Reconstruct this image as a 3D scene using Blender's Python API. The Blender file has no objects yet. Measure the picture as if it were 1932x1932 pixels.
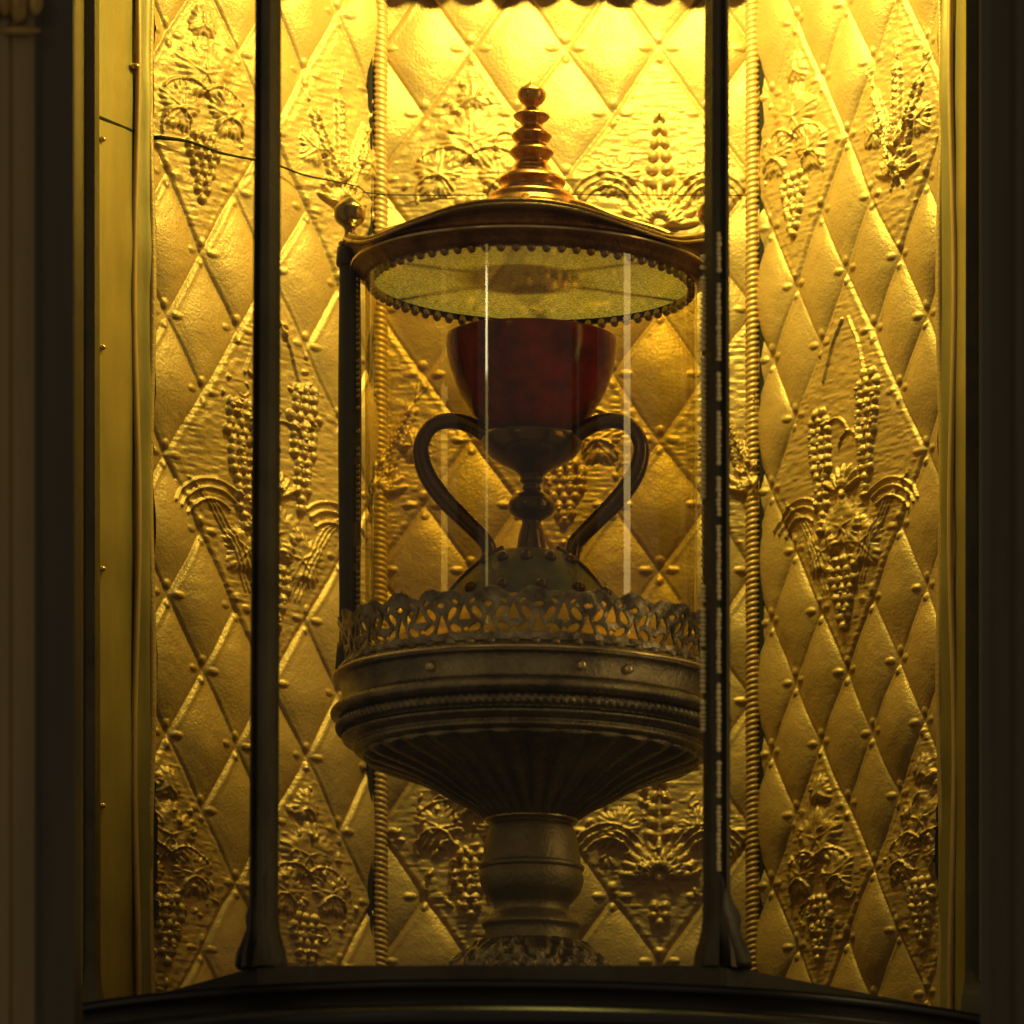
import bpy, bmesh, math, random
import numpy as np
from mathutils import Vector, Matrix
random.seed(7); rng = np.random.RandomState(5)
PI = math.pi
scn = bpy.context.scene
col = scn.collection

# ------------------------------------------------------------------ camera
CX, CD, F = 0.38, 4.0, 11040.0            # sideways offset, distance, focal length in units of a 1932 px wide frame
HX, HY = 1003 + F*CX/CD, 3295.0           # where the optical axis falls in that frame (shifted lens)
cam = bpy.data.cameras.new('camera'); co = bpy.data.objects.new('camera', cam); col.objects.link(co)
co.location = (CX, -CD, 0); co.rotation_euler = (PI/2, 0, 0)
cam.sensor_width = 36; cam.lens = F/1932*36
cam.shift_x = -(HX-966)/1932; cam.shift_y = (HY-966)/1932
cam.clip_start = .05; cam.clip_end = 60
cam.dof.use_dof = True; cam.dof.focus_distance = 4.08; cam.dof.aperture_fstop = 9
scn.camera = co
# ------------------------------------------------------------------ world and lamps
w = bpy.data.worlds.new('World'); scn.world = w; w.use_nodes = True
bg = w.node_tree.nodes['Background']; bg.inputs[0].default_value = (1.0, .79, .56, 1); bg.inputs[1].default_value = .14
def area(name, loc, target, sx, sy, power, color):
    l = bpy.data.lights.new(name, 'AREA'); l.shape = 'RECTANGLE'; l.size = sx; l.size_y = sy
    l.energy = power; l.color = color
    o = bpy.data.objects.new(name, l); col.objects.link(o); o.location = loc
    o.rotation_euler = (Vector(target)-Vector(loc)).to_track_quat('-Z', 'Y').to_euler()
    return o
area('niche_lamp', (.05, .03, 1.40), (.03, .27, 1.18), .14, .06, 4.1, (1, .87, .19))
area('niche_lamp_low', (.0, -.10, 1.48), (.0, .25, 1.15), .34, .10, .14, (1, .76, .24))
area('small_lamp_left', (-.80, -1.74, 1.385), (0, 0, .95), .045, .10, .22, (1, .86, .5))
area('tall_lamp_right', (1.30, -.42, 1.10), (0, 0, .90), .13, 1.05, 2.1, (1, .72, .30))
area('tall_lamp_left', (-.80, -1.75, 1.36), (0, 0, .95), .06, .62, .28, (1, .74, .22))
# ------------------------------------------------------------------ exposure
scn.view_settings.view_transform = 'Standard'; scn.view_settings.look = 'None'
scn.view_settings.exposure = 0; scn.view_settings.gamma = 1
scn.render.engine = 'CYCLES'
try:
    scn.cycles.max_bounces = 10; scn.cycles.transparent_max_bounces = 24
    scn.cycles.caustics_reflective = False; scn.cycles.caustics_refractive = False
except Exception: pass

# ------------------------------------------------------------------ helpers
def X0(px): return (px-1003)/2760.0
def Z0(py): return (HY-py)/2760.0
def tag(o, label=None, cat=None, group=None, kind=None):
    if label: o['label'] = label
    if cat: o['category'] = cat
    if group: o['group'] = group
    if kind: o['kind'] = kind
    return o
def empty(name, loc, label, cat, group=None):
    o = bpy.data.objects.new(name, None); col.objects.link(o); o.location = loc
    o.empty_display_size = .02
    return tag(o, label, cat, group)
def link(name, me, mat, parent=None, smooth=True):
    if mat: me.materials.append(mat)
    if smooth: me.polygons.foreach_set('use_smooth', [True]*len(me.polygons))
    o = bpy.data.objects.new(name, me); col.objects.link(o)
    if parent:
        o.parent = parent
        top = Vector((0, 0, 0)); p = parent
        while p: top += p.location; p = p.parent
        me.transform(Matrix.Translation(-top))
    return o
def from_bm(name, bm, mat, parent=None, smooth=True, auto=None):
    bmesh.ops.recalc_face_normals(bm, faces=bm.faces)
    me = bpy.data.meshes.new(name); bm.to_mesh(me); bm.free()
    if auto is not None:
        try: me.set_sharp_from_angle(angle=math.radians(auto))
        except Exception: pass
    o = link(name, me, mat, parent, smooth)
    if auto is not None and smooth:
        try: me.set_sharp_from_angle(angle=math.radians(auto))
        except Exception: pass
    return o
def grid_mesh(name, P, mat, parent=None, closed=False, keep=None, smooth=True):
    n, m = P.shape[:2]
    me = bpy.data.meshes.new(name)
    idx = np.arange(n*m).reshape(n, m)
    if closed: idx = np.concatenate([idx, idx[:, :1]], axis=1)
    q = np.stack([idx[:-1, :-1], idx[:-1, 1:], idx[1:, 1:], idx[1:, :-1]], -1)
    q = q.reshape(-1, 4) if keep is None else q[keep]
    me.vertices.add(n*m); me.vertices.foreach_set('co', P.reshape(-1).astype(np.float32))
    me.loops.add(q.size); me.loops.foreach_set('vertex_index', q.reshape(-1).astype(np.int32))
    me.polygons.add(len(q)); me.polygons.foreach_set('loop_start', (np.arange(len(q))*4).astype(np.int32))
    me.polygons.foreach_set('loop_total', np.full(len(q), 4, np.int32))
    me.update(calc_edges=True); me.validate()
    return link(name, me, mat, parent, smooth)
def smooth_profile(pts, n=6):
    out = []
    P = [pts[0]] + list(pts) + [pts[-1]]
    for i in range(1, len(P)-2):
        p0, p1, p2, p3 = [np.array(P[i+k], float) for k in (-1, 0, 1, 2)]
        for k in range(n):
            t = k/n
            out.append(tuple(.5*((2*p1)+(-p0+p2)*t+(2*p0-5*p1+4*p2-p3)*t*t+(-p0+3*p1-3*p2+p3)*t**3)))
    out.append(tuple(pts[-1])); return out
def lathe(name, prof, mat, parent=None, seg=96, c=(0, 0), fn=None, sm=0, sharp=None):
    """prof: list of (radius_px, row_px); turned about the vertical axis through c"""
    if sm: prof = smooth_profile(prof, sm)
    R = np.array([max(p[0], .3)/2760 for p in prof]); Z = np.array([Z0(p[1]) for p in prof])
    th = np.linspace(0, 2*PI, seg, endpoint=False)
    RR = R[:, None]*np.ones(seg)[None]; ZZ = Z[:, None]*np.ones(seg)[None]; TT = th[None]*np.ones(len(R))[:, None]
    if fn: RR, ZZ = fn(RR, ZZ, TT)
    P = np.stack([c[0]+RR*np.cos(TT), c[1]+RR*np.sin(TT), ZZ], -1)
    o = grid_mesh(name, P, mat, parent, closed=True)
    if sharp:
        try: o.data.set_sharp_from_angle(angle=math.radians(sharp))
        except Exception: pass
    return o
def add_box(bm, x0, x1, y0, y1, z0, z1, bev=0):
    r = bmesh.ops.create_cube(bm, size=1)
    for v in r['verts']:
        v.co = Vector(((x0+x1)/2+v.co.x*(x1-x0), (y0+y1)/2+v.co.y*(y1-y0), (z0+z1)/2+v.co.z*(z1-z0)))
    if bev:
        es = list({e for v in r['verts'] for e in v.link_edges})
        bmesh.ops.bevel(bm, geom=es, offset=bev, segments=2, affect='EDGES')
def add_ball(bm, c, r, sc=(1, 1, 1), seg=12):
    q = bmesh.ops.create_uvsphere(bm, u_segments=seg, v_segments=max(6, seg*2//3), radius=r)
    for v in q['verts']: v.co = Vector((v.co.x*sc[0]+c[0], v.co.y*sc[1]+c[1], v.co.z*sc[2]+c[2]))
def tube_mesh(name, pts, rad, mat, parent=None, seg=12, cap=True, sm=5):
    pts = smooth_profile(pts, sm) if sm else pts
    rr = smooth_profile([(r, 0) for r in rad], sm) if sm and hasattr(rad, '__len__') else None
    bm = bmesh.new(); rings = []
    V = [Vector(p) for p in pts]
    up = None
    for i, p in enumerate(V):
        d = (V[min(i+1, len(V)-1)]-V[max(i-1, 0)]).normalized()
        if up is None:
            up = d.orthogonal().normalized()
        up = (up-d*up.dot(d)).normalized(); s = d.cross(up)
        r = rr[i][0] if rr else (rad[i] if hasattr(rad, '__len__') else rad)
        rings.append([bm.verts.new(p+(up*math.cos(2*PI*k/seg)+s*math.sin(2*PI*k/seg))*r) for k in range(seg)])
    for a, b in zip(rings, rings[1:]):
        for k in range(seg): bm.faces.new((a[k], a[(k+1) % seg], b[(k+1) % seg], b[k]))
    if cap: bm.faces.new(rings[0]); bm.faces.new(rings[-1])
    return from_bm(name, bm, mat, parent)

# ------------------------------------------------------------------ materials
def mat(name, base, metal, rough, bump=0, bscale=60, spots=None, rvar=0, coat=0, var=.0, vscale=14, stretch=(1, 1, 1)):
    m = bpy.data.materials.new(name); m.use_nodes = True
    nt = m.node_tree; b = nt.nodes['Principled BSDF']
    b.inputs['Base Color'].default_value = (*base, 1); b.inputs['Metallic'].default_value = metal
    b.inputs['Roughness'].default_value = rough
    if coat: b.inputs['Coat Weight'].default_value = coat; b.inputs['Coat Roughness'].default_value = .08
    tc = nt.nodes.new('ShaderNodeTexCoord'); mp = nt.nodes.new('ShaderNodeMapping'); mp.inputs['Scale'].default_value = stretch
    nt.links.new(tc.outputs['Object'], mp.inputs[0])
    def noise(s, d=4, r=.55):
        n = nt.nodes.new('ShaderNodeTexNoise'); n.inputs['Scale'].default_value = s; n.inputs['Detail'].default_value = d
        n.inputs['Roughness'].default_value = r; nt.links.new(mp.outputs[0], n.inputs['Vector']); return n
    if var or spots:
        n = noise(vscale, 6, .6); cr = nt.nodes.new('ShaderNodeValToRGB')
        cr.color_ramp.elements[0].position = .35; cr.color_ramp.elements[1].position = .65
        d = spots or tuple(c*(1-var) for c in base)
        cr.color_ramp.elements[0].color = (*d, 1); cr.color_ramp.elements[1].color = (*base, 1)
        nt.links.new(n.outputs['Fac'], cr.inputs[0]); nt.links.new(cr.outputs[0], b.inputs['Base Color'])
    if rvar:
        n = noise(vscale*2.3, 5, .6); mr = nt.nodes.new('ShaderNodeMapRange')
        mr.inputs['To Min'].default_value = rough-rvar; mr.inputs['To Max'].default_value = rough+rvar
        mr.inputs['From Min'].default_value = .3; mr.inputs['From Max'].default_value = .7
        nt.links.new(n.outputs['Fac'], mr.inputs['Value']); nt.links.new(mr.outputs[0], b.inputs['Roughness'])
    if bump:
        n = noise(bscale, 5, .6); bp = nt.nodes.new('ShaderNodeBump'); bp.inputs['Strength'].default_value = bump
        bp.inputs['Distance'].default_value = .002
        nt.links.new(n.outputs['Fac'], bp.inputs['Height']); nt.links.new(bp.outputs[0], b.inputs['Normal'])
    return m
def glass(name, tint, f0=.055, rough=.02, refl=1.0):
    m = bpy.data.materials.new(name); m.use_nodes = True; nt = m.node_tree
    nt.nodes.remove(nt.nodes['Principled BSDF']); out = nt.nodes['Material Output']
    t = nt.nodes.new('ShaderNodeBsdfTransparent'); t.inputs[0].default_value = (*tint, 1)
    g = nt.nodes.new('ShaderNodeBsdfGlossy'); g.inputs['Roughness'].default_value = rough; g.inputs[0].default_value = (refl, refl, refl, 1)
    lw = nt.nodes.new('ShaderNodeLayerWeight'); lw.inputs['Blend'].default_value = .5
    pw = nt.nodes.new('ShaderNodeMath'); pw.operation = 'POWER'; pw.inputs[1].default_value = 5
    fr = nt.nodes.new('ShaderNodeMath'); fr.operation = 'MULTIPLY_ADD'; fr.inputs[1].default_value = .55; fr.inputs[2].default_value = f0
    nt.links.new(lw.outputs['Facing'], pw.inputs[0]); nt.links.new(pw.outputs[0], fr.inputs[0])
    mx = nt.nodes.new('ShaderNodeMixShader')
    nt.links.new(fr.outputs[0], mx.inputs[0]); nt.links.new(t.outputs[0], mx.inputs[1]); nt.links.new(g.outputs[0], mx.inputs[2])
    nt.links.new(mx.outputs[0], out.inputs['Surface']); return m
M = {}
M['gilt'] = mat('embossed_gilt_sheet', (.72, .475, .175), .48, .44, bump=.35, bscale=420, rvar=.06, var=.22, vscale=9)
M['jamb'] = mat('plain_gilt_sheet', (.46, .35, .11), .5, .45, bump=.3, bscale=60, rvar=.10, var=.4, vscale=12, stretch=(1, 1, .25))
M['rope'] = mat('gilt_cord', (.66, .41, .15), .4, .48, var=.2, vscale=30)
M['brightgilt'] = mat('bright_gilt', (.95, .70, .28), .35, .4, bump=.3, bscale=200)
M['glints'] = mat('glint_gilt', (1, .80, .34), .15, .35)  # pale gilt, its brightness stands for reflected glints
M['seam'] = mat('dark_seam', (.014, .010, .006), 0, .9)
M['iron'] = mat('dark_bronze', (.095, .080, .045), .5, .45, bump=.2, bscale=200, rvar=.06, var=.4, vscale=20)
M['silver'] = mat('dark_silver_gilt', (.42, .34, .17), .92, .29, bump=.5, bscale=380, rvar=.10, spots=(.15, .115, .07), vscale=25)
M['base'] = mat('black_base', (.035, .030, .024), .35, .30, bump=.1, bscale=90, var=.3)
M['red'] = mat('red_agate', (.42, .020, .004), .0, .13, spots=(.12, .007, .002), vscale=50, bump=.08, bscale=120)
M['red'].node_tree.nodes['Principled BSDF'].inputs['Specular IOR Level'].default_value = .28
M['agate'] = mat('grey_agate', (.20, .22, .22), .0, .5, spots=(.10, .12, .12), vscale=60)
M['lid'] = mat('reddish_gilt', (.30, .13, .035), .85, .32, bump=.5, bscale=420, spots=(.12, .045, .012), vscale=70)
M['stem'] = mat('olive_bronze', (.34, .26, .10), .7, .42, bump=.4, bscale=300, rvar=.1, spots=(.2, .15, .06), vscale=20)
M['darkgold'] = mat('dark_polished_gold', (.20, .125, .038), .95, .15, rvar=.06, var=.4, bump=.25, bscale=160)
M['lace'] = mat('worn_lace_metal', (.50, .40, .22), .9, .26, bump=.4, bscale=300, rvar=.08, spots=(.14, .11, .06), vscale=60)
M['oldgold'] = mat('old_gold', (.46, .31, .10), .9, .24, rvar=.08, var=.3, bump=.2, bscale=300)
M['copper'] = mat('warm_gilt_spire', (.80, .42, .09), .85, .30, rvar=.08, spots=(.40, .14, .03), vscale=60)
M['brass'] = mat('bright_brass', (.95, .70, .30), .9, .22, var=.3, vscale=120)
def frosted():
    m = bpy.data.materials.new('frosted_glass'); m.use_nodes = True; nt = m.node_tree
    nt.nodes.remove(nt.nodes['Principled BSDF']); out = nt.nodes['Material Output']
    t = nt.nodes.new('ShaderNodeBsdfTranslucent'); g = nt.nodes.new('ShaderNodeBsdfGlossy'); g.inputs['Roughness'].default_value = .06
    n = nt.nodes.new('ShaderNodeTexNoise'); n.inputs['Scale'].default_value = 600; n.inputs['Detail'].default_value = 6
    tc = nt.nodes.new('ShaderNodeTexCoord'); nt.links.new(tc.outputs['Object'], n.inputs['Vector'])
    cr = nt.nodes.new('ShaderNodeValToRGB'); cr.color_ramp.elements[0].position = .35; cr.color_ramp.elements[1].position = .7
    cr.color_ramp.elements[0].color = (.13, .11, .055, 1); cr.color_ramp.elements[1].color = (.46, .40, .19, 1)
    nt.links.new(n.outputs['Fac'], cr.inputs[0]); nt.links.new(cr.outputs[0], t.inputs[0])
    mx = nt.nodes.new('ShaderNodeMixShader'); mx.inputs[0].default_value = .45
    nt.links.new(t.outputs[0], mx.inputs[1]); nt.links.new(g.outputs[0], mx.inputs[2]); nt.links.new(mx.outputs[0], out.inputs['Surface'])
    return m
M['lining'] = frosted()
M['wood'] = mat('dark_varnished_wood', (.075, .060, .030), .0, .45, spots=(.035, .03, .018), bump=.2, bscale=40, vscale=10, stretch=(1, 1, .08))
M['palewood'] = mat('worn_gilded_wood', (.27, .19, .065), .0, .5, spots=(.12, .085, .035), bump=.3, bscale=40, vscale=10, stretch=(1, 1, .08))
M['carved'] = mat('carved_gilt', (.40, .26, .07), .6, .4, var=.4, vscale=30)
M['wall'] = mat('dark_plaster', (.02, .017, .012), 0, .8)
M['caseglass'] = glass('case_glass', (.97, .96, .90), f0=.022)
M['cylglass'] = glass('amber_glass', (.87, .78, .44), rough=.03)
M['nail'] = mat('nail_head', (.8, .55, .2), .8, .25)

# ------------------------------------------------------------------ the setting
bm = bmesh.new(); add_box(bm, -2.5, 2.5, .60, .66, -1.2, 3.0)
tag(from_bm('wall', bm, M['wall'], smooth=False), kind='structure')

# ------------------------------------------------------------------ niche of embossed gilt sheet
NB, NXB = .27, .139                       # depth and half width of the back panel
NXF, NYF = .278, .112                     # front corners of the oblique panels
ZL, ZH = .44, 1.40
niche = empty('niche', (0, NB, ZL), 'gilded niche of sheet metal embossed with diamonds, grapes and wheat behind the goblet shrine', 'niche')
def value_noise(U, V, s, seed):
    r = np.random.RandomState(seed).rand(96, 96)
    a = U/s+40; b = V/s+40; i = np.floor(a).astype(int); j = np.floor(b).astype(int)
    fa = a-i; fb = b-j; fa = fa*fa*(3-2*fa); fb = fb*fb*(3-2*fb)
    g = lambda x, y: r[x % 96, y % 96]
    return (g(i, j)*(1-fa)+g(i+1, j)*fa)*(1-fb)+(g(i, j+1)*(1-fa)+g(i+1, j+1)*fa)*fb-.5
class Sheet:
    def __init__(s, L, dx, p, q, ou, oz, sgn, seed):
        s.u = np.arange(0, L+dx*.5, dx); s.z = np.arange(ZL, ZH, dx); s.U, s.V = np.meshgrid(s.u, s.z)
        s.H = np.zeros_like(s.U); s.M = np.zeros_like(s.U); s.p, s.q, s.ou, s.oz, s.sgn, s.dx = p, q, ou, oz, sgn, dx
        s.seed = seed; s.rng = random.Random(seed)
    def at(s, i, j): return s.ou+s.sgn*i*s.p, s.oz-j*s.q
    def win(s, cu, cz, r):
        a0 = max(0, int((cu-r)/s.dx)); a1 = min(len(s.u), int((cu+r)/s.dx)+2)
        b0 = max(0, int((cz-r-ZL)/s.dx)); b1 = min(len(s.z), int((cz+r-ZL)/s.dx)+2)
        return (slice(b0, b1), slice(a0, a1)) if a1 > a0 and b1 > b0 else None
    def quilt(s, bigs):
        X = s.sgn*(s.U-s.ou)/s.p; Y = (s.oz-s.V)/s.q
        X = X+.10*value_noise(s.U, s.V, .05, s.seed+1); Y = Y+.07*value_noise(s.U, s.V, .05, s.seed+2)
        A = (X+Y)/2; B = (Y-X)/2
        ia = np.floor(A).astype(int); ib = np.floor(B).astype(int)
        fa = A-ia; fb = B-ib
        r = np.random.RandomState(s.seed).rand(200, 200)
        amp = .0062*(.75+.5*r[ia % 200, ib % 200])
        t1 = (r[(ia+51) % 200, ib % 200]-.5); t2 = (r[ia % 200, (ib+77) % 200]-.5)
        da = np.minimum(fa, 1-fa); db = np.minimum(fb, 1-fb)
        dd = np.minimum(da, db)
        H = amp*(np.sin(PI*fa)*np.sin(PI*fb))**.55 + .0026*(t1*(fa-.5)+t2*(fb-.5))*np.minimum(1, dd*8)
        # crease: a narrow raised fold along one family of edges
        H += .0009*np.exp(-((fa-.065)/.040)**2)*np.minimum(1, db*9)
        H += .0003*np.exp(-((fb-.955)/.025)**2)*np.minimum(1, da*9)
        inb = np.zeros_like(H)
        for (i, j, n) in bigs:
            a = (X-i+Y-j)/2; b = (Y-j-X+i)/2; h = n/2
            ins = (abs(a) < h) & (abs(b) < h)
            e = np.minimum(h-abs(a), h-abs(b))
            g = .0030*np.clip(e*5, 0, 1)**.5 + .0009*np.exp(-((e-.06)/.045)**2) + .0016*np.clip(e/h, 0, 1)
            H = np.where(ins, g, H); inb = np.where(ins, 1, inb)
        s.M = inb; s.H = H
        i0 = int(math.floor(X.min()))-1; i1 = int(math.ceil(X.max()))+1; j0 = int(math.floor(Y.min()))-1; j1 = int(math.ceil(Y.max()))+1
        for i in range(i0, i1+1):
            for j in range(j0, j1+1):
                if (i+j) % 2: continue
                if any(abs(i-a)+abs(j-b) < n-.01 for a, b, n in bigs): continue
                cu, cz = s.at(i, j)
                for (ox, oz, rx, rz) in ((-.0098, .0005, .0055, .0034), (.0098, .0005, .0055, .0034), (0, .0072, .0042, .0044), (0, -.0072, .0032, .0040)):
                    s.bump(cu+ox*s.p/.0344+s.rng.uniform(-.0008, .0008), cz+oz, rx*s.p/.0344, rz*.85, 0, .0015, .9)
        # chased ground inside the big diamonds, dents everywhere
        rip = value_noise(s.U*.6, s.V*2.2, .0042, s.seed+9)
        s.H += .0008*rip*s.M
        s.H += .0030*value_noise(s.U, s.V, .06, s.seed+3)+.0010*value_noise(s.U, s.V, .018, s.seed+4)+.00030*value_noise(s.U, s.V, .006, s.seed+5)
    def bump(s, cu, cz, ru, rz, ang, h, pw=.5):
        k = s.win(cu, cz, max(ru, rz))
        if not k: return
        du = s.U[k]-cu; dz = s.V[k]-cz; c, n = math.cos(ang), math.sin(ang)
        a = (du*c+dz*n)/ru; b = (-du*n+dz*c)/rz
        s.H[k] += h*np.clip(1-a*a-b*b, 0, None)**pw
    def grapes(s, cu, cz, wdt, hgt, r=.0040, lean=0):
        n = int(hgt/(r*1.55))
        for k in range(n):
            t = k/max(1, n-1); half = wdt*.5*(1-t)**.7*min(1, .55+t*2.2)
            m = max(1, int(2*half/(r*1.9))+1)
            for i in range(m):
                o = (i-(m-1)/2)*r*1.95
                s.bump(cu+o+lean*t+s.rng.uniform(-.0006, .0006), cz-k*r*1.55+s.rng.uniform(-.0005, .0005), r*s.rng.uniform(.85, 1.02), r*s.rng.uniform(.85, 1.02), 0, r*.95)
    def wheat(s, cu, cz, ln, ang, g=.0046):
        n = int(ln/(g*1.25)); dx_, dz_ = math.sin(ang), math.cos(ang)
        for k in range(n):
            t = k/n; x = cu+dx_*k*g*1.25; z = cz+dz_*k*g*1.25; o = g*.95*(1-.55*t)
            for sd in (-1, 1):
                s.bump(x+sd*o*dz_, z-sd*o*dx_, g*.55, g*1.0, -ang-sd*.45, .0036*(1-.3*t))
            s.bump(x, z+g*.5, g*.42, g*.8, -ang, .0028)
        s.line([(cu-dx_*.03, cz-dz_*.03), (cu, cz)], .0012, .0018)
        for sd in (-.25, .25, 0):
            a = ang+sd; e = (cu+dx_*ln, cz+dz_*ln)
            s.line([e, (e[0]+math.sin(a)*.014, e[1]+math.cos(a)*.014)], .0007, .0009)
    def line(s, pts, r, h):
        for (x0, z0), (x1, z1) in zip(pts, pts[1:]):
            cu, cz = (x0+x1)/2, (z0+z1)/2; L = math.hypot(x1-x0, z1-z0)
            k = s.win(cu, cz, L/2+r*2)
            if not k or L < 1e-6: continue
            du = s.U[k]-x0; dz = s.V[k]-z0; t = np.clip((du*(x1-x0)+dz*(z1-z0))/L/L, 0, 1)
            d = np.hypot(du-t*(x1-x0), dz-t*(z1-z0))
            s.H[k] = np.maximum(s.H[k], 0) + h*np.clip(1-(d/r)**2, 0, 1)**.5*np.where((t > .0) & (t < 1), 1, .0)
    def curve(s, cu, cz, R, a0, a1, r=.0011, h=.0018, n=14, grow=0):
        P = [(cu+(R+grow*k/n)*math.cos(a0+(a1-a0)*k/n), cz+(R+grow*k/n)*math.sin(a0+(a1-a0)*k/n)) for k in range(n+1)]
        s.line(P, r, h)
    def leaf(s, cu, cz, R, ang, lobes=5, h=.0032):
        k = s.win(cu, cz, R)
        if not k: return
        du = s.U[k]-cu; dz = s.V[k]-cz; r = np.hypot(du, dz); ph = np.arctan2(dz, du)-ang
        ph = (ph+PI) % (2*PI)-PI
        env = R*(.70+.30*np.abs(np.cos(ph*lobes/2))**.8)*(1-.35*np.clip(abs(ph)/PI, 0, 1)**3)
        env = env*(1+.07*np.sin(ph*lobes*5))
        m = np.clip(1-r/env, 0, 1)
        vein = np.exp(-((np.abs(np.sin(ph*lobes/2)))*r/.0016)**2)
        side = np.sin(r/.0024+3*np.abs(np.sin(ph*lobes/2)))*.5
        s.H[k] += np.where(m > 0, h*np.clip(m*3.0, 0, 1)**.6*(1-.25*r/R)+.0006*vein+.0008*side*np.clip(m*6, 0, 1), 0)
    def fan(s, cu, cz, R, ang, spread=2.6, n=9, h=.0036):
        for k in range(n):
            a = ang+(k/(n-1)-.5)*spread
            s.bump(cu+math.cos(a)*R*.60, cz+math.sin(a)*R*.60, R*.42, R*.11, a, h)
            s.bump(cu+math.cos(a)*R*.30, cz+math.sin(a)*R*.30, R*.2, R*.05, a, h*.6)
        s.bump(cu, cz, R*.16, R*.16, 0, h)
    # motifs, centred on lattice point (i, j)
    def m_leafgrape(s, i, j, k=1.0):
        u, z = s.at(i, j); p, q = s.p*k, s.q*k
        s.leaf(u, z+.55*q, .55*q, PI/2, 5); s.leaf(u-.65*p, z+.05*q, .42*q, PI*.85, 5); s.leaf(u+.65*p, z-.02*q, .42*q, PI*.15, 5)
        s.leaf(u+.05*p, z+1.25*q, .28*q, PI/2, 3)
        s.grapes(u, z-.35*q, 1.0*p, 1.05*q, .0036*min(1, p/.03)+.0004)
        s.curve(u-.75*p, z-.25*q, .4*p, .2, 3.6); s.curve(u+.75*p, z-.3*q, .4*p, -.5, 2.8)
        for d in (-1, 1): s.curve(u+d*.5*p, z-.1*q, .8*p, PI/2-.9, PI/2+.9)
    def m_dense(s, i, j, n=1.0):
        u, z = s.at(i, j); p, q = s.p, s.q
        for _ in range(int(60*n)):
            a = s.rng.uniform(-1.6, 1.6); b = s.rng.uniform(-1.6, 1.6)
            if abs(a)+abs(b) > 1.7: continue
            s.bump(u+a*p, z+b*q, s.rng.uniform(.002, .0042), s.rng.uniform(.0012, .0024), s.rng.uniform(0, PI), .0022)
        for _ in range(int(9*n)):
            a = s.rng.uniform(-1.2, 1.2); b = s.rng.uniform(-1.2, 1.2)
            if abs(a)+abs(b) > 1.4: continue
            s.curve(u+a*p, z+b*q, s.rng.uniform(.004, .009), s.rng.uniform(0, 3), s.rng.uniform(3, 6), .0009, .0014)
    def m_wheat(s, i, j, k=1.0):
        u, z = s.at(i, j); p, q = s.p*k, s.q*k
        s.wheat(u, z-.35*q, 1.25*q, 0); s.wheat(u-.18*p, z-.45*q, 1.15*q, -.42*min(1, p/.03)); s.wheat(u+.18*p, z-.45*q, 1.15*q, .42*min(1, p/.03))
        s.fan(u, z-.85*q, .50*q, PI/2, 2.6, 9)
        s.leaf(u-.8*p, z-.1*q, .30*q, 2.5, 5); s.leaf(u+.8*p, z-.1*q, .30*q, .6, 5)
    def m_fan(s, i, j, k=1.0):
        u, z = s.at(i, j); p, q = s.p*k, s.q*k
        for m_ in range(6):
            wd = .10+.055*m_
            for sd in (-1, 1): s.bump(u+sd*wd*.5*p, z+.95*q-m_*.20*q, wd*.42*p, .085*q, sd*.5, .0040)
        s.fan(u, z-.72*q, .62*q, PI/2, 2.9, 11)
        for sd in (-1, 1):
            s.leaf(u+sd*.85*p, z+.02*q, .38*q, PI/2-sd*1.0, 5)
            for r in (.55, .7, .85): s.curve(u+sd*1.1*p, z-.5*q, r*p, PI/2-1.1, PI/2+1.1, .0010, .0016)
        s.grapes(u, z-1.15*q, .5*p, .5*q)
    def m_big(s, i, j, flip=1):
        u, z = s.at(i, j); p, q = s.p, s.q
        for sd in (-1, 1):
            s.grapes(u+sd*.95*p, z+(1.35 if sd == flip else .95)*q, .95*p, 2.0*q, .0040*min(1, p/.028)+.0003, lean=-sd*.15*p)
            for r in (.75, 1.0, 1.2): s.curve(u+sd*1.7*p, z-1.0*q, r*p, PI/2-.2*sd-.9, PI/2-.2*sd+.9, .0012, .0022)
            s.leaf(u+sd*.75*p, z-1.15*q, .46*q, PI/2-sd*1.1, 5)
            for w_ in (0, .12, .26): s.line([(u+sd*(2.35-w_)*p, z-.25*q-w_*q*.4), (u+sd*(1.75-w_)*p, z-.62*q), (u+sd*(1.15-w_)*p, z-1.15*q), (u+sd*(.75-w_)*p, z-1.75*q)], .0009, .0012)
            s.line([(u+sd*.1*p, z+2.3*q), (u+sd*.5*p, z+1.9*q), (u+sd*.8*p, z+1.4*q)], .0013, .002)
        s.fan(u, z-.35*q, .45*q, PI/2, 2.2, 7)
        s.leaf(u, z-.85*q, .55*q, PI/2, 5)
        s.grapes(u, z-1.35*q, 1.1*p, 1.15*q, .0040*min(1, p/.028)+.0003)
        s.curve(u-.3*p, z+.5*q, .5*p, .2, 2.7); s.curve(u+.25*p, z+.3*q, .45*p, .3, 2.9)
def build_sheet(s, place, name):
    uu, zz, hh = s.U, s.V, s.H
    P = place(uu, zz, hh)
    return grid_mesh(name, P, M['gilt'], niche)
DX = .0008
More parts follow.
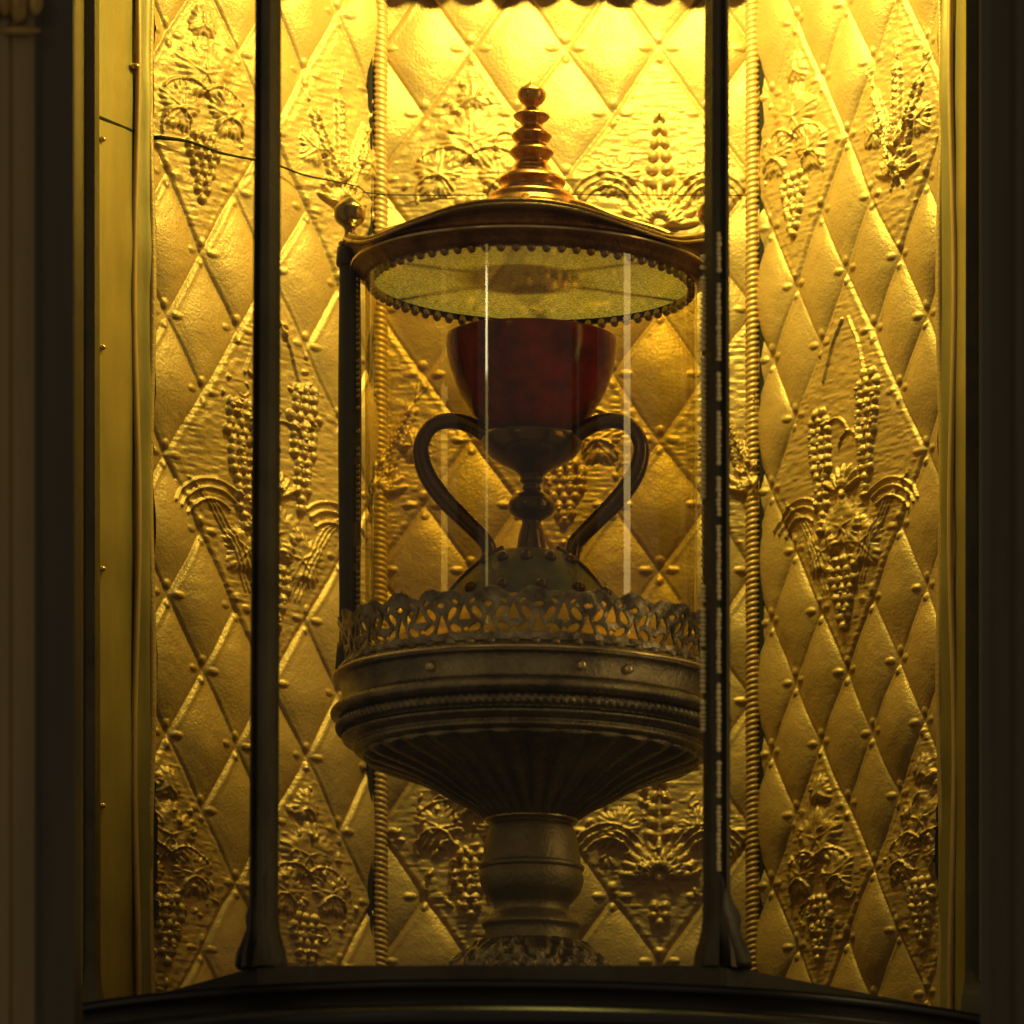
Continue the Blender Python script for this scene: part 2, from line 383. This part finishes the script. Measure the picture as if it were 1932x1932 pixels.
# back panel: u runs from the left corner
kb = F/(CD+NB)
p, q = 89/kb, 123/kb
ub = lambda px: (px-HX)/kb+CX+NXB
zb = lambda py: (HY-py)/kb
sb = Sheet(2*NXB, DX, p, q, ub(889), zb(340), 1, 11)
sb.quilt([(0, 0, 2), (4, 0, 2), (2, 4, 2), (-2, 4, 2), (6, 4, 2), (0, 10, 2), (4, 10, 2), (-4, 10, 2), (2, -6, 2)])
sb.m_leafgrape(0, 0); sb.m_fan(4, 0); sb.m_leafgrape(2, 4); sb.m_wheat(-2, 4); sb.m_wheat(6, 4); sb.m_leafgrape(0, 10); sb.m_fan(4, 10); sb.m_leafgrape(-4, 10); sb.m_dense(0, 10, 1.6); sb.m_dense(4, 10); sb.m_dense(0, 0, .6); sb.m_dense(2, 4, .5)
build_sheet(sb, lambda U, V, H: np.stack([U-NXB, NB-H, V], -1), 'back_panel')
# oblique side panels: u runs from the back corner forwards
def wall_uz(sx, px, py):
    ku = (px-HX)/F
    ax, ay = sx*NXB, NB; bx, by = sx*NXF, NYF
    # CX + ku*(CD+y) = x on the wall line
    t = (CX+ku*(CD+ay)-ax)/((bx-ax)-ku*(by-ay))
    y = ay+t*(by-ay)
    return t*math.hypot(bx-ax, by-ay), (HY-py)/F*(CD+y)
LW = math.hypot(NXF-NXB, NYF-NB)
def side_sheet(sx, o_px, step_px, q_px, seed, bigs, draw):
    u0, z0 = wall_uz(sx, *o_px); u1, _ = wall_uz(sx, o_px[0]+step_px, o_px[1])
    s = Sheet(LW, DX, abs(u1-u0), q_px/F*(CD+.19), u0, z0, sx, seed)
    s.quilt(bigs); draw(s)
    dx_, dy_ = sx*(NXF-NXB)/LW, (NYF-NB)/LW
    nx, ny = -sx*abs(dy_), -abs(dx_)
    build_sheet(s, lambda U, V, H: np.stack([sx*NXB+dx_*U+nx*H, NB+dy_*U+ny*H, V], -1), 'side_panel')
def drawL(s):
    s.m_leafgrape(0, -2); s.m_big(2, 3, 1); s.m_wheat(4, -2); s.m_leafgrape(3, 9); s.m_wheat(0, 8-0); s.m_leafgrape(6, 4)
side_sheet(-1, (377, 477), 66, 130, 21, [(0, -2, 2), (2, 3, 3), (4, -2, 2), (3, 9, 2), (-1, 9, 2), (-4, 2, 2), (6, 4, 2)],
           lambda s: (s.m_leafgrape(0, -2), s.m_big(2, 3, -1), s.m_wheat(4, -2), s.m_leafgrape(3, 9), s.m_leafgrape(-1, 9), s.m_dense(3, 9), s.m_dense(-1, 9), s.m_dense(2, 2, .5)))
side_sheet(1, (1650, 370), 49, 126, 31, [(1, -1, 2), (-3, -1, 2), (-1, 4, 3), (2, 10, 2), (-2, 10, 2)],
           lambda s: (s.m_wheat(1, -1), s.m_leafgrape(-3, -1), s.m_big(-1, 4, 1), s.m_leafgrape(2, 10), s.m_leafgrape(-2, 10), s.m_dense(2, 10, .6), s.m_dense(-2, 10, .6)))
# plain jambs with beaded corner
for sx in (-1, 1):
    n1, n2 = 60, 400
    U, V = np.meshgrid(np.linspace(0, 1, n1), np.linspace(ZL, ZH, n2))
    xx = sx*(NXF+.052*U); yy = NYF-.10*U
    hh = .0016*value_noise(U*.11, V, .035, 50+sx)+.005*np.exp(-((U-.06-.012*np.sin(V*17))/.055)**2)+.0012*np.exp(-((U-.62)/.02)**2)
    P = np.stack([xx-sx*hh*.9, yy-hh*.45, V], -1)
    grid_mesh('jamb', P, M['jamb'], niche)
for sx in (-1, 1):
    pp = [(sx*(NXF-.001+.0012*math.sin(z_*23)), NYF-.006, z_) for z_ in np.arange(ZL, ZH, .01)]
    tube_mesh('corner_bead', pp, .0026, M['gilt'], niche, seg=10, sm=0)
    pp = [(sx*(NXF+.0075+.0016*math.sin(z_*19+1)), NYF-.018, z_) for z_ in np.arange(ZL, ZH, .01)]
    tube_mesh('corner_bead', pp, .0022, M['rope'], niche, seg=10, sm=0)
# twisted cords at the back corners
for sx in (-1, 1):
    zs = np.arange(ZL, ZH, .0010); th = np.linspace(0, 2*PI, 24, endpoint=False)
    Z, T = np.meshgrid(zs, th, indexing='ij')
    pit = .0043
    r = .0052*(1+.24*np.abs(np.cos((T*1.0-2*PI*Z/(pit*2)*1.0*sx))))-.0008
    cxr = sx*(NXB-.0035) if sx < 0 else sx*(NXB-.003)
    P = np.stack([cxr+r*np.cos(T), NB-.004+r*np.sin(T), Z], -1)
    grid_mesh('twisted_cord', P, M['rope'], niche, closed=True)
    bm = bmesh.new(); add_box(bm, sx*(NXB+.0035)-.0016, sx*(NXB+.0035)+.0016, NB-.0085, NB-.003, ZL, ZH)
    from_bm('corner_strip', bm, M['seam'], niche, smooth=False)
# thin seam running round the niche
zs_ = zb(373)
def seam_pts():
    pts = [(-.318, .035, zs_), (-NXF-.004, NYF-.006, zs_), (-NXF+.006, NYF-.002, zs_)]
    for k in range(1, 8):
        t = 1-k/8; pts.append((-(NXB+(NXF-NXB)*t)+.0078, NB+(NYF-NB)*t-.0068, zs_+.0012*math.sin(k*2.1)))
    pts += [(-NXB+.008, NB-.008, zs_), (0, NB-.0085, zs_), (NXB-.008, NB-.0085, zs_-.0006)]
    return pts
sp = seam_pts()
tube_mesh('seam_wire', sp, [.0015, .0016, .0016]+[.0011-.00008*k for k in range(1, 8)]+[.0005, .0004, .0004], M['seam'], niche, seg=8, sm=3)
# nail heads on the left jamb
for py in (262, 655, 1073, 1520):
    bm = bmesh.new(); zz = (HY-py)/F*(CD+.06); add_ball(bm, (-.3035, .0605, zz), .0026, (1.0, 1.0, .8)); from_bm('nail_head', bm, M['nail'], niche)
for px, py in ((208, 108), (262, 108)):
    bm = bmesh.new(); zz = (HY-py)/F*(CD+.07); add_ball(bm, (-.3100 if px < 240 else -.286, .045 if px < 240 else .092, zz), .0030, (1.3, 1.3, .8)); from_bm('nail_head', bm, M['nail'], niche)
# scalloped fringe across the top of the back panel
bm = bmesh.new(); nsc = 10; W = 2*NXB-.012
yf = NB-.0115; kf = F/(CD+yf); ztip = (HY+7)/kf
prev = None; N = nsc*14
top = ZH-.005
for i in range(N+1):
    t = i/N; x = -W/2+W*t; ph = (t*nsc) % 1.0
    d = abs(math.sin(PI*t*nsc))**.7*.0055
    z = ztip+.0055-d
    v = [bm.verts.new((x, yf-.0015-.002*abs(math.sin(PI*t*nsc)), z)), bm.verts.new((x, yf-.0015-.002*abs(math.sin(PI*t*nsc)), top)), bm.verts.new((x, yf+.0015, top)), bm.verts.new((x, yf+.0015, z))]
    if prev:
        for k in range(4): bm.faces.new((prev[k], prev[(k+1) % 4], v[(k+1) % 4], v[k]))
    prev = v
from_bm('scalloped_fringe', bm, M['carved'], niche, smooth=False)

# ------------------------------------------------------------------ reliquary (glass drum on a stem)
rel = empty('reliquary', (0, 0, Z0(2010)), 'dark metal standing reliquary with glass drum, waved lid and tall orange finial', 'reliquary')
S = M['silver']
def flute(RR, ZZ, TT):
    # gadroons swell towards the upper edge of the bowl and die out at the neck
    t = np.clip((ZZ-Z0(1560))/(Z0(1424)-Z0(1560)), 0, 1)
    a = np.abs(np.sin(TT*15+1.0*t))**.55
    return RR*(1+.15*(a-.6)*np.clip(t*3, 0, 1)*np.clip((1.02-t)*8, 0, 1)), ZZ
lathe('bowl', [(316, 1420), (313, 1426), (296, 1434), (262, 1446), (222, 1460), (182, 1478), (146, 1500), (112, 1518), (92, 1534), (78, 1544)], S, rel, seg=544, fn=flute, sm=8)
lathe('band', [(336, 1262), (352, 1266), (366, 1274), (371, 1281), (370, 1287), (358, 1292), (356, 1326), (362, 1332), (372, 1338), (377, 1346), (374, 1354), (362, 1360), (354, 1362), (350, 1384), (352, 1388), (356, 1392), (352, 1398), (338, 1401), (332, 1404), (334, 1412), (330, 1417), (314, 1421)], S, rel, seg=192, sm=3)
def cordring(name, r0, row, rr, n, parent, mtl, tw=1):
    th = np.linspace(0, 2*PI, n*8, endpoint=False); ph = np.linspace(0, 2*PI, 12, endpoint=False)
    PH, TH = np.meshgrid(ph, th, indexing='ij')
    r = rr*(.82+.34*np.abs(np.sin(TH*n/2*1.0+PH*tw)))
    P = np.stack([(r0+r*np.cos(PH))*np.cos(TH), (r0+r*np.cos(PH))*np.sin(TH), Z0(row)+r*np.sin(PH)], -1)
    P = np.concatenate([P, P[:1]], 0)
    return grid_mesh(name, P, mtl, parent, closed=True)
cordring('cord_ring', 357/2760, 1373, .0036, 150, rel, S)
pp = [(372/2760*math.cos(a), 372/2760*math.sin(a), Z0(1280)) for a in np.linspace(0, 2*PI, 200)]
tube_mesh('rim_line', pp, .0010, M['brass'], rel, seg=8, sm=0)
for px in (848, 1126, 1208, 700, 985-0, 1300):
    if px == 985: continue
    x = X0(px); r = 357/2760.; y = -math.sqrt(max(0, r*r-x*x))
    # four gilt studs on the front and their likes round the back
    bm = bmesh.new(); add_ball(bm, (x, y-.001, Z0(1309)), .0036, (1, .8, 1), 14)
    if px in (700, 1300): bm.free(); continue
    from_bm('stud', bm, M['brass'], rel)
    bm = bmesh.new(); add_ball(bm, (x, -y+.001, Z0(1309)), .0036, (1, .8, 1), 14); from_bm('stud', bm, M['oldgold'], rel)
# faint engraved lettering is illegible in the photograph: shallow upright strokes only
# pierced crest of leaves standing on the band
n1, n2 = 48, 2400
zz = np.linspace(0, 1, n1); th = np.linspace(0, 2*PI, n2, endpoint=False); Zg, Tg = np.meshgrid(zz, th, indexing='ij')
cells = 24
ph = Tg*cells/(2*PI)
rr_ = (rng.rand(cells*2, 4))
ci = np.floor(ph).astype(int) % cells; f = ph-np.floor(ph)
hole = np.zeros_like(Zg, bool)
def el(f0, z0, rf, rz, sk=0):
    global hole
    d = ((f-f0-sk*(Zg-z0)+.5) % 1.0)-.5
    hole |= (d/rf)**2+((Zg-z0)/rz)**2 < 1
tri = (np.abs(f-.5) < .17*(1-(Zg-.14)/.40)) & (Zg > .14) & (Zg < .54); hole |= tri
tri2 = (np.abs(((f+.5) % 1)-.5) < .15*(1-(Zg-.40)/.34)) & (Zg > .40) & (Zg < .74); hole |= tri2
el(.20, .24, .12, .11, .6); el(.80, .24, .12, .11, -.6); el(.27, .52, .095, .13, -.5); el(.73, .52, .095, .13, .5)
el(.02, .22, .07, .06); el(.50, .68, .10, .055); el(.18, .74, .06, .06, .5); el(.82, .74, .06, .06, -.5)
topl = .80+.16*np.abs(np.sin(PI*(f+.0)))**.6+.04*np.sin(ph*9)
cut = Zg > topl
hc = hole | cut
keep = ~(hc[:-1, :] & np.roll(hc, -1, 1)[:-1, :] & hc[1:, :])
rg = 346/2760.+(.006*Zg**2)+.0006*np.sin(ph*2*PI*2)*np.sin(Zg*12)
P = np.stack([rg*np.cos(Tg), rg*np.sin(Tg), Z0(1264)+Zg*(Z0(1168)-Z0(1264))], -1)
g = grid_mesh('pierced_crest', P, M['lace'], rel, closed=True, keep=keep)
so = g.modifiers.new('thickness', 'SOLIDIFY'); so.thickness = .0016; so.offset = 0
# small curls along the foot of the crest
bm = bmesh.new()
for k in range(56):
    a = 2*PI*k/56+random.uniform(-.01, .01)
    add_ball(bm, (354/2760.*math.cos(a), 354/2760.*math.sin(a), Z0(1268)), .0038, (1, 1, .8), 8)
from_bm('curl_border', bm, S, rel)
# floor tray inside the drum
lathe('drum_floor', [(1, 1256), (180, 1256), (330, 1256), (338, 1260), (338, 1268), (1, 1272)], S, rel, seg=96)
# glass drum
lathe('glass_drum', [(312, 537), (312, 1254)], M['cylglass'], rel, seg=160)
# stem
lathe('collar', [(78, 1556), (84, 1560), (88, 1566), (84, 1572), (76, 1576)], M['oldgold'], rel, seg=64, sm=3)
lathe('stem', [(70, 1572), (80, 1582), (86, 1600), (90, 1625), (94, 1648), (99, 1652), (99, 1658), (96, 1663), (98, 1678), (92, 1700), (80, 1716), (72, 1726), (72, 1740), (86, 1752), (94, 1764), (88, 1776), (90, 1806)], M['stem'], rel, seg=96, sm=5)
def leafy(RR, ZZ, TT):
    t = np.clip((Z0(1776)-ZZ)/(Z0(1776)-Z0(1990)), 0, 1)
    return RR*(1+.10*np.abs(np.sin(TT*6))*np.sin(PI*np.clip(t*2, 0, 1))+.05*np.sin(TT*31)*np.sin(t*40)), ZZ+.002*np.sin(TT*24)*np.sin(t*30)
lathe('leafy_foot', [(84, 1774), (104, 1786), (128, 1806), (150, 1836), (176, 1880), (200, 1930), (214, 1970), (216, 2010), (1, 2012)], S, rel, seg=360, fn=leafy, sm=6)
for o in rel.children:
    if o.name.split('.')[0] in ('band', 'cord_ring', 'stud', 'pierced_crest', 'curl_border', 'bowl', 'rim_line'): o.location.z -= 8/2760
for o in rel.children:
    if o.name.split('.')[0] in ('collar', 'stem'): o.location.z += 18/2760
# posts
for sx in (-1, 1):
    bm = bmesh.new(); x = sx*343/2760
    lathe('post', [(20, 466), (24, 470), (26, 498), (22, 504), (20, 512), (22, 700), (22, 900), (20, 1190), (24, 1215), (28, 1262)], M['iron'], rel, seg=20, c=(x, 0), sm=3)
    po = bpy.data.objects[-1] if False else [o for o in rel.children if o.name.startswith('post')][-1]
    bm.free()
    lathe('post_finial', [(16, 468), (22, 460), (14, 452), (10, 440), (12, 430), (26, 418), (30, 404), (28, 392), (16, 380), (4, 372)], M['oldgold'], po, seg=24, c=(x, 0), sm=4)
    bm = bmesh.new()  # row of small balls added for the dashed glints along the post
    xo = x-sx*.0064
    for k in range(62):
        zz_ = Z0(520)-k*.0040
        if random.random() < .25: continue
        add_ball(bm, (xo, -.0070, zz_), .0016, (1, 1, 1), 8)
    from_bm('glint_beads', bm, M['glints'] if sx > 0 else M['oldgold'], po, smooth=False)
# lid: waved wall, lining, cap, finial
def wave(T):
    d = np.degrees(np.arcsin(np.clip(np.abs(np.sin(T)), 0, 1)))
    k = np.array([-47.*0, 0, -4, -26, -42, -48, -46, -40, -32, -22, -16, -15, -15])
    x_ = np.array([-10., 0, 11, 22, 31, 38, 45, 53, 62, 71, 80, 86, 90])
    xx = np.linspace(-10, 100, 400); yy = np.interp(xx, x_, k); w_ = np.hanning(25); w_ /= w_.sum()
    yy = np.convolve(np.pad(yy, 12, 'edge'), w_, 'valid')
    return np.interp(d, xx, yy)
nth = 256; th = np.linspace(0, 2*PI, nth, endpoint=False); wv = wave(th)
def ringrow(r, row, wf): return np.stack([r/2760*np.cos(th), r/2760*np.sin(th), Z0(row)+wf*wv/2760], -1)
rows = [ringrow(*a) for a in [(300, 541, 0), (308, 541, 0), (316, 537, 0), (320, 530, 0), (326, 522, 0), (334, 518, 0), (336, 513, 0), (330, 509, 0), (326, 503, 0), (330, 494, .12), (334, 484, .4), (340, 476, .62), (348, 470, .82), (350, 465, .93), (347, 460, 1), (340, 460, 1), (346, 455, 1), (342, 450, 1), (332, 450, 1), (326, 456, .95), (322, 470, .66), (318, 504, 0), (304, 524, 0)]]
grid_mesh('lid', np.array(rows), M['lid'], rel, closed=True)
lid = [o for o in rel.children if o.name.startswith('lid')][0]
for rr0, row0 in ((351, 462), (341, 452)):
    pp = [(rr0/2760*math.cos(a), rr0/2760*math.sin(a), Z0(row0)+v/2760) for a, v in zip(th, wv)]
    tube_mesh('waved_rail', pp+pp[:1], .0011, M['oldgold'], lid, seg=8, sm=0)
pp = [(337/2760*math.cos(a), 337/2760*math.sin(a), Z0(514)) for a in th]
tube_mesh('rim_bead', pp+pp[:1], .0011, M['brass'], lid, seg=8, sm=0)
lathe('lid_disc', [(1, 530), (296, 530), (303, 530)], M['lining'], lid, seg=128)
bm = bmesh.new()
for k in range(68):
    a = 2*PI*k/68; add_ball(bm, (302/2760*math.cos(a), 302/2760*math.sin(a), Z0(542)), .0040, (.8, .8, .9), 10)
from_bm('beaded_edge', bm, M['oldgold'], lid)
for k in range(6):
    a = PI/6+k*PI/3
    tube_mesh('lid_rib', [(r_/2760*math.cos(a), r_/2760*math.sin(a), Z0(w_)) for r_, w_ in ((60, 392), (120, 404), (200, 440), (280, 470), (318, 488))], .0030, M['copper'], lid, seg=10)
lathe('finial', [(1, 402), (96, 402), (96, 400), (92, 392), (84, 384), (80, 372), (62, 364), (58, 352), (64, 344), (56, 334), (40, 326), (36, 316), (30, 306), (36, 296), (42, 288), (36, 280), (28, 272), (34, 264), (38, 256), (30, 248), (20, 240), (22, 232), (32, 224), (34, 218), (22, 212), (13, 206), (13, 200), (22, 192), (27, 182), (26, 172), (16, 164), (5, 156), (1, 150)], M['copper'], lid, seg=48, sm=4)

# ------------------------------------------------------------------ chalice inside the drum
ch = empty('chalice', (0, 0, Z0(1226)), 'two-handled chalice with dark red stone cup standing inside the glass drum', 'chalice')
lathe('cup', [(10, 838), (50, 826), (76, 814), (98, 794), (120, 768), (138, 738), (150, 706), (158, 674), (161, 642), (157, 639), (154, 642), (150, 690), (136, 735), (110, 785), (70, 815), (10, 822)], M['red'], ch, seg=96, sm=4)
lathe('cup_holder', [(86, 820), (92, 822), (96, 832), (92, 846), (78, 862), (56, 876), (36, 886), (24, 896), (20, 906)], M['darkgold'], ch, seg=64, sm=4)
lathe('stem', [(20, 900), (22, 908), (16, 914), (18, 922), (15, 928)], M['darkgold'], ch, seg=32, sm=3)
lathe('knob', [(12, 924), (24, 930), (38, 940), (44, 954), (40, 968), (26, 978), (18, 984), (22, 1000), (26, 1020), (30, 1048)], M['darkgold'], ch, seg=48, sm=4)
lathe('foot', [(30, 1040), (66, 1046), (90, 1060), (120, 1084), (150, 1112), (180, 1148), (184, 1156)], M['agate'], ch, seg=96, sm=4)
lathe('foot_rim', [(182, 1154), (192, 1156), (200, 1164), (214, 1180), (240, 1200), (262, 1226), (270, 1254), (1, 1255)], M['brightgilt'], ch, seg=96, sm=4)
for a in (-2.4, -2.0, -1.57, -1.14, -.74):
    for t, (r_, row) in enumerate(((108, 1076), (172, 1140))):
        an = a+t*.2
        bm = bmesh.new(); add_ball(bm, (r_/2760*math.cos(an), r_/2760*math.sin(an), Z0(row-5)), .0040, seg=12)
        from_bm('pearl', bm, M['darkgold'], ch)
for sx in (-1, 1):
    hp = [(80, 828), (112, 806), (150, 796), (186, 806), (206, 838), (205, 872), (190, 908), (160, 948), (122, 986), (84, 1026), (78, 1056)]
    tube_mesh('handle', [(sx*r/2760, -.004, Z0(row)) for r, row in hp], [.0054, .0056, .0054, .0052, .0054, .0060, .0064, .0064, .0060, .0056, .0050], M['darkgold'], ch, seg=14)
# ribs running down the foot
for sx in (-1, 1):
    tube_mesh('foot_rib', [(sx*r/2760*.86, -.51*r/2760, Z0(row)) for r, row in ((60, 1040), (84, 1054), (120, 1082), (152, 1114), (182, 1152))], .0018, M['darkgold'], ch, seg=8)

# ------------------------------------------------------------------ six-sided display case
ZB = .4985; SV = .305; FX, FY = .1437, .258
HEX = [(SV, 0), (FX, FY), (-FX, FY), (-SV, 0), (-FX, -FY), (FX, -FY)]
case = empty('display_case', (0, 0, ZB-.08), 'six-sided glass display case with dark bars enclosing the reliquary', 'display case')
bm = bmesh.new()
def hexring(bm, s0, s1, z0, z1):
    o = []
    for s_, z_ in ((s0, z0), (s0, z1), (s1, z1), (s1, z0)):
        o.append([bm.verts.new((HEX[k][0]*s_/SV, HEX[k][1]*s_/SV, z_)) for k in range(6)])
    for a in range(4):
        b = (a+1) % 4
        for k in range(6): bm.faces.new((o[a][k], o[a][(k+1) % 6], o[b][(k+1) % 6], o[b][k]))
hexring(bm, SV+.010, SV-.022, ZB-.020, ZB)
bmesh.ops.bevel(bm, geom=list(bm.edges), offset=.0018, segments=2, affect='EDGES')
from_bm('case_frame', bm, M['iron'], case, auto=35)
lathe('round_base', [(800, 0), (975, 0), (984, 2), (988, 7), (986, 14), (978, 20), (972, 34), (974, 42), (1000, 46), (1022, 54), (1032, 66), (1026, 80), (1004, 90), (990, 100), (1010, 150), (1040, 190), (1040, 330), (1, 330)], M['base'], case, seg=200, sm=4)
rb = [o for o in case.children if o.name.startswith('round_base')][0]
rb.location.z = (ZB-.0205)-Z0(0)
bm = bmesh.new(); hexring(bm, SV+.004, SV-.03, ZB-.0449+0, ZB-.0302-.0149+.0002) if False else None; bm.free()
# floor of the case
lathe('case_floor', [(1, 0), (820, 0), (820, 20), (1, 20)], M['iron'], case, seg=6)
fl = [o for o in case.children if o.name.startswith('case_floor')][0]; fl.location.z = (Z0(2012)-.0005)-Z0(0)
def mullion(k, wd, mtl, name='case_bar'):
    a = -PI/3*k if k >= 0 else 0
    x, y = SV*math.cos(a), SV*math.sin(a)
    if k in (1, 2): x, y = (FX if k == 1 else -FX), -FY
    if k == 0: x, y = SV, 0
    if k == 3: x, y = -SV, 0
    prof = [(-wd/2, -.004), (-wd/2+.0015, -.0065), (-wd*.18, -.0075), (-wd*.15, -.0050), (wd*.15, -.0050), (wd*.18, -.0075), (wd/2-.0015, -.0065), (wd/2, -.004), (wd/2, .008), (-wd/2, .008)]
    rot = math.atan2(y, x)+PI/2
    bm = bmesh.new(); rings = []
    zs2 = [ZB-.0005, ZB+.010, ZB+.016, ZB+.024, ZB+.034, ZB+.30, ZB+.60, 1.36]; ws = [2.1, 1.9, 1.6, 1.3, 1.15, 1.1, .98, .92]
    for z_, w_ in zip(zs2, ws):
        ring = []
        for (px_, py_) in prof:
            v = Vector((px_*w_, py_*(1+.4*(w_-1)), 0)); v.rotate(Matrix.Rotation(rot, 3, 'Z').to_euler())
            ring.append(bm.verts.new((x+v.x-(.0045*(1.36-z_)/.86 if k == 2 else 0), y+v.y, z_)))
        rings.append(ring)
    n = len(prof)
    for r0, r1 in zip(rings, rings[1:]):
        for i in range(n): bm.faces.new((r0[i], r0[(i+1) % n], r1[(i+1) % n], r1[i]))
    bm.faces.new(rings[0]); bm.faces.new(rings[-1])
    return from_bm(name, bm, mtl, case, auto=30), (x, y, rot)
for k in range(4):
    o, (x, y, rot) = mullion(k, .0118 if k in (1, 2) else .019, M['iron'])
    if k in (0, 3):   # brass outer strip on the side bars
        sx = 1 if k == 0 else -1
        bm = bmesh.new(); add_box(bm, x+sx*.001, x+sx*.013, y-.014, y-.0096, ZB+.001, 1.36, bev=.0015)
        from_bm('brass_edge', bm, M['jamb'], o, auto=30)
        bm = bmesh.new(); add_ball(bm, (x+sx*.006, y-.016, ZB-.004), .0042, (1, 1, 5.0), 14); from_bm('corner_drop', bm, M['carved'], o)
    else:
        # scroll bracket and cast foot at the bar's base
        sx = 1 if k == 1 else -1
        bm = bmesh.new()
        pr2 = [(0, .062), (.0075, .048), (.0090, .040), (.0125, .038), (.0150, .031), (.0125, .024), (.0150, .018), (.0200, .011), (.0215, .004), (.0215, -.001), (0, -.001)]
        a = [bm.verts.new((x+sx*u, y-.0085+.35*u, ZB+v)) for u, v in pr2]; b = [bm.verts.new((x+sx*u, y+.002+.5*u, ZB+v)) for u, v in pr2]
        bm.faces.new(a); bm.faces.new(b)
        for i_ in range(len(pr2)): bm.faces.new((a[i_], a[(i_+1) % len(a)], b[(i_+1) % len(a)], b[i_]))
        bmesh.ops.bevel(bm, geom=list(bm.edges), offset=.0012, segments=2, affect='EDGES')
        from_bm('cast_foot', bm, M['iron'], o)
        if k == 1:
            bm = bmesh.new()  # broken row of pale balls, added in place of light glinting on the bar
            z_ = .966; run = 9
            while z_ > .56:
                h_ = random.uniform(.0018, .0040)
                run -= 1
                if run < -1: run = random.randint(4, 16)
                if run > 0: add_ball(bm, (x+.001+random.uniform(-.0002, .0002), y-.0090, z_-h_/2), h_*.60, (random.uniform(.0012, .0018)/h_*1.6, .8, 1), 8)
                z_ -= h_+.0002
            from_bm('glint_beads', bm, M['glints'], o)
            for zt, ze in ((.953, .80), (.742, .65)):  # two shorter runs of added glints along the bar's inner side
                bm = bmesh.new(); z_ = zt
                while z_ > ze:
                    h_ = random.choice((.0016, .0022, .0030))
                    if random.random() > .08: add_ball(bm, (x-.0094, y-.002, z_-h_/2), h_*.62, (.0022/h_*1.6, 1, 1), 8)
                    z_ -= h_+.0008
                from_bm('glint_beads', bm, M['glints'], o)
# rounded lower corners of the front pane
for sx in (-1, 1):
    bm = bmesh.new(); r = .008; xe = sx*(FX-.0066); y0 = -FY
    pts = [(xe, ZB-.001), (xe, ZB+r)]+[(xe-sx*r+sx*r*math.cos(t), ZB+r-r*math.sin(t)) for t in np.linspace(0, PI/2, 8)[1:]]+[(xe-sx*r, ZB-.001)]
    a = [bm.verts.new((u, y0-.003, v)) for u, v in pts]; b = [bm.verts.new((u, y0+.004, v)) for u, v in pts]
    bm.faces.new(a); bm.faces.new(b)
    for i in range(len(pts)): bm.faces.new((a[i], a[(i+1) % len(a)], b[(i+1) % len(a)], b[i]))
    from_bm('corner_fillet', bm, M['iron'], case, smooth=False)
V6 = {0: (SV, 0), 1: (FX, -FY), 2: (-FX, -FY), 3: (-SV, 0)}
for a, b in ((0, 1), (1, 2), (2, 3)):
    A, B = Vector((*V6[a], 0)), Vector((*V6[b], 0)); d = (B-A).normalized(); A2 = A+d*.008; B2 = B-d*.008
    nrm = Vector((d.y, -d.x, 0))*.0015
    bm = bmesh.new()
    vs = [bm.verts.new((A2.x, A2.y, ZB+.0002)), bm.verts.new((B2.x, B2.y, ZB+.0002)), bm.verts.new((B2.x, B2.y, 1.36)), bm.verts.new((A2.x, A2.y, 1.36))]
    bm.faces.new(vs)
    from_bm('glass_pane', bm, M['caseglass'], case, smooth=False)
bm = bmesh.new(); hexring(bm, SV+.010, SV-.022, 1.3605, 1.40)
from_bm('case_top_frame', bm, M['iron'], case, smooth=False)

# ------------------------------------------------------------------ pilasters of the surrounding frame, nearer than the case
yp = -.45; kp = F/(CD+yp)
xl = (140-HX)/kp+CX; xr = (1850-HX)/kp+CX
def pil(name, x, sx, label, light):
    o = empty(name, (x, yp, -.2), label, 'pilaster')
    # stepped section, from the opening outwards
    for nm, pr, mt in (('inner_moulding', [(0, .03), (0, 0), (.006, -.002), (.010, -.006), (.018, -.007), (.0215, -.0135), (.0215, .03)], M['wood']),
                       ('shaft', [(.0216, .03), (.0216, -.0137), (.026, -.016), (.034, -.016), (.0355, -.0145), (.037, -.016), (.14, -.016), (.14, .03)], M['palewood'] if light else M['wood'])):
        bm = bmesh.new(); rg_ = []
        for z_ in (-.2, .2, .6, 1.0, 1.5):
            rg_.append([bm.verts.new((x+sx*a, yp+b, z_)) for a, b in pr])
        for r0, r1 in zip(rg_, rg_[1:]):
            for i in range(len(pr)): bm.faces.new((r0[i], r0[(i+1) % len(pr)], r1[(i+1) % len(pr)], r1[i]))
        bm.faces.new(rg_[0]); bm.faces.new(rg_[-1])
        from_bm(nm, bm, mt, o, smooth=False)
    return o
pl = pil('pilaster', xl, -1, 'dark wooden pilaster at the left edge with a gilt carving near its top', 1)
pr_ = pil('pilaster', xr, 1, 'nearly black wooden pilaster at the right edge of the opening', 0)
# gilt leaf tip of the carving on the left pilaster
zc = (HY-45)/kp
bm = bmesh.new()
for (ax, az, r, sc, an) in ((-.030, .010, .008, (.8, .6, 2.0), 0), (-.038, .016, .008, (.8, .6, 2.2), 0), (-.020, .008, .006, (.8, .5, 1.5), 0), (-.029, -.010, .004, (3.2, .8, .7), 0), (-.046, .012, .008, (.9, .6, 2), 0)):
    add_ball(bm, (xl+ax, yp-.020, zc+az), r, sc, 14)
from_bm('carved_leaf', bm, M['carved'], pl)
print('objects', len(bpy.data.objects))
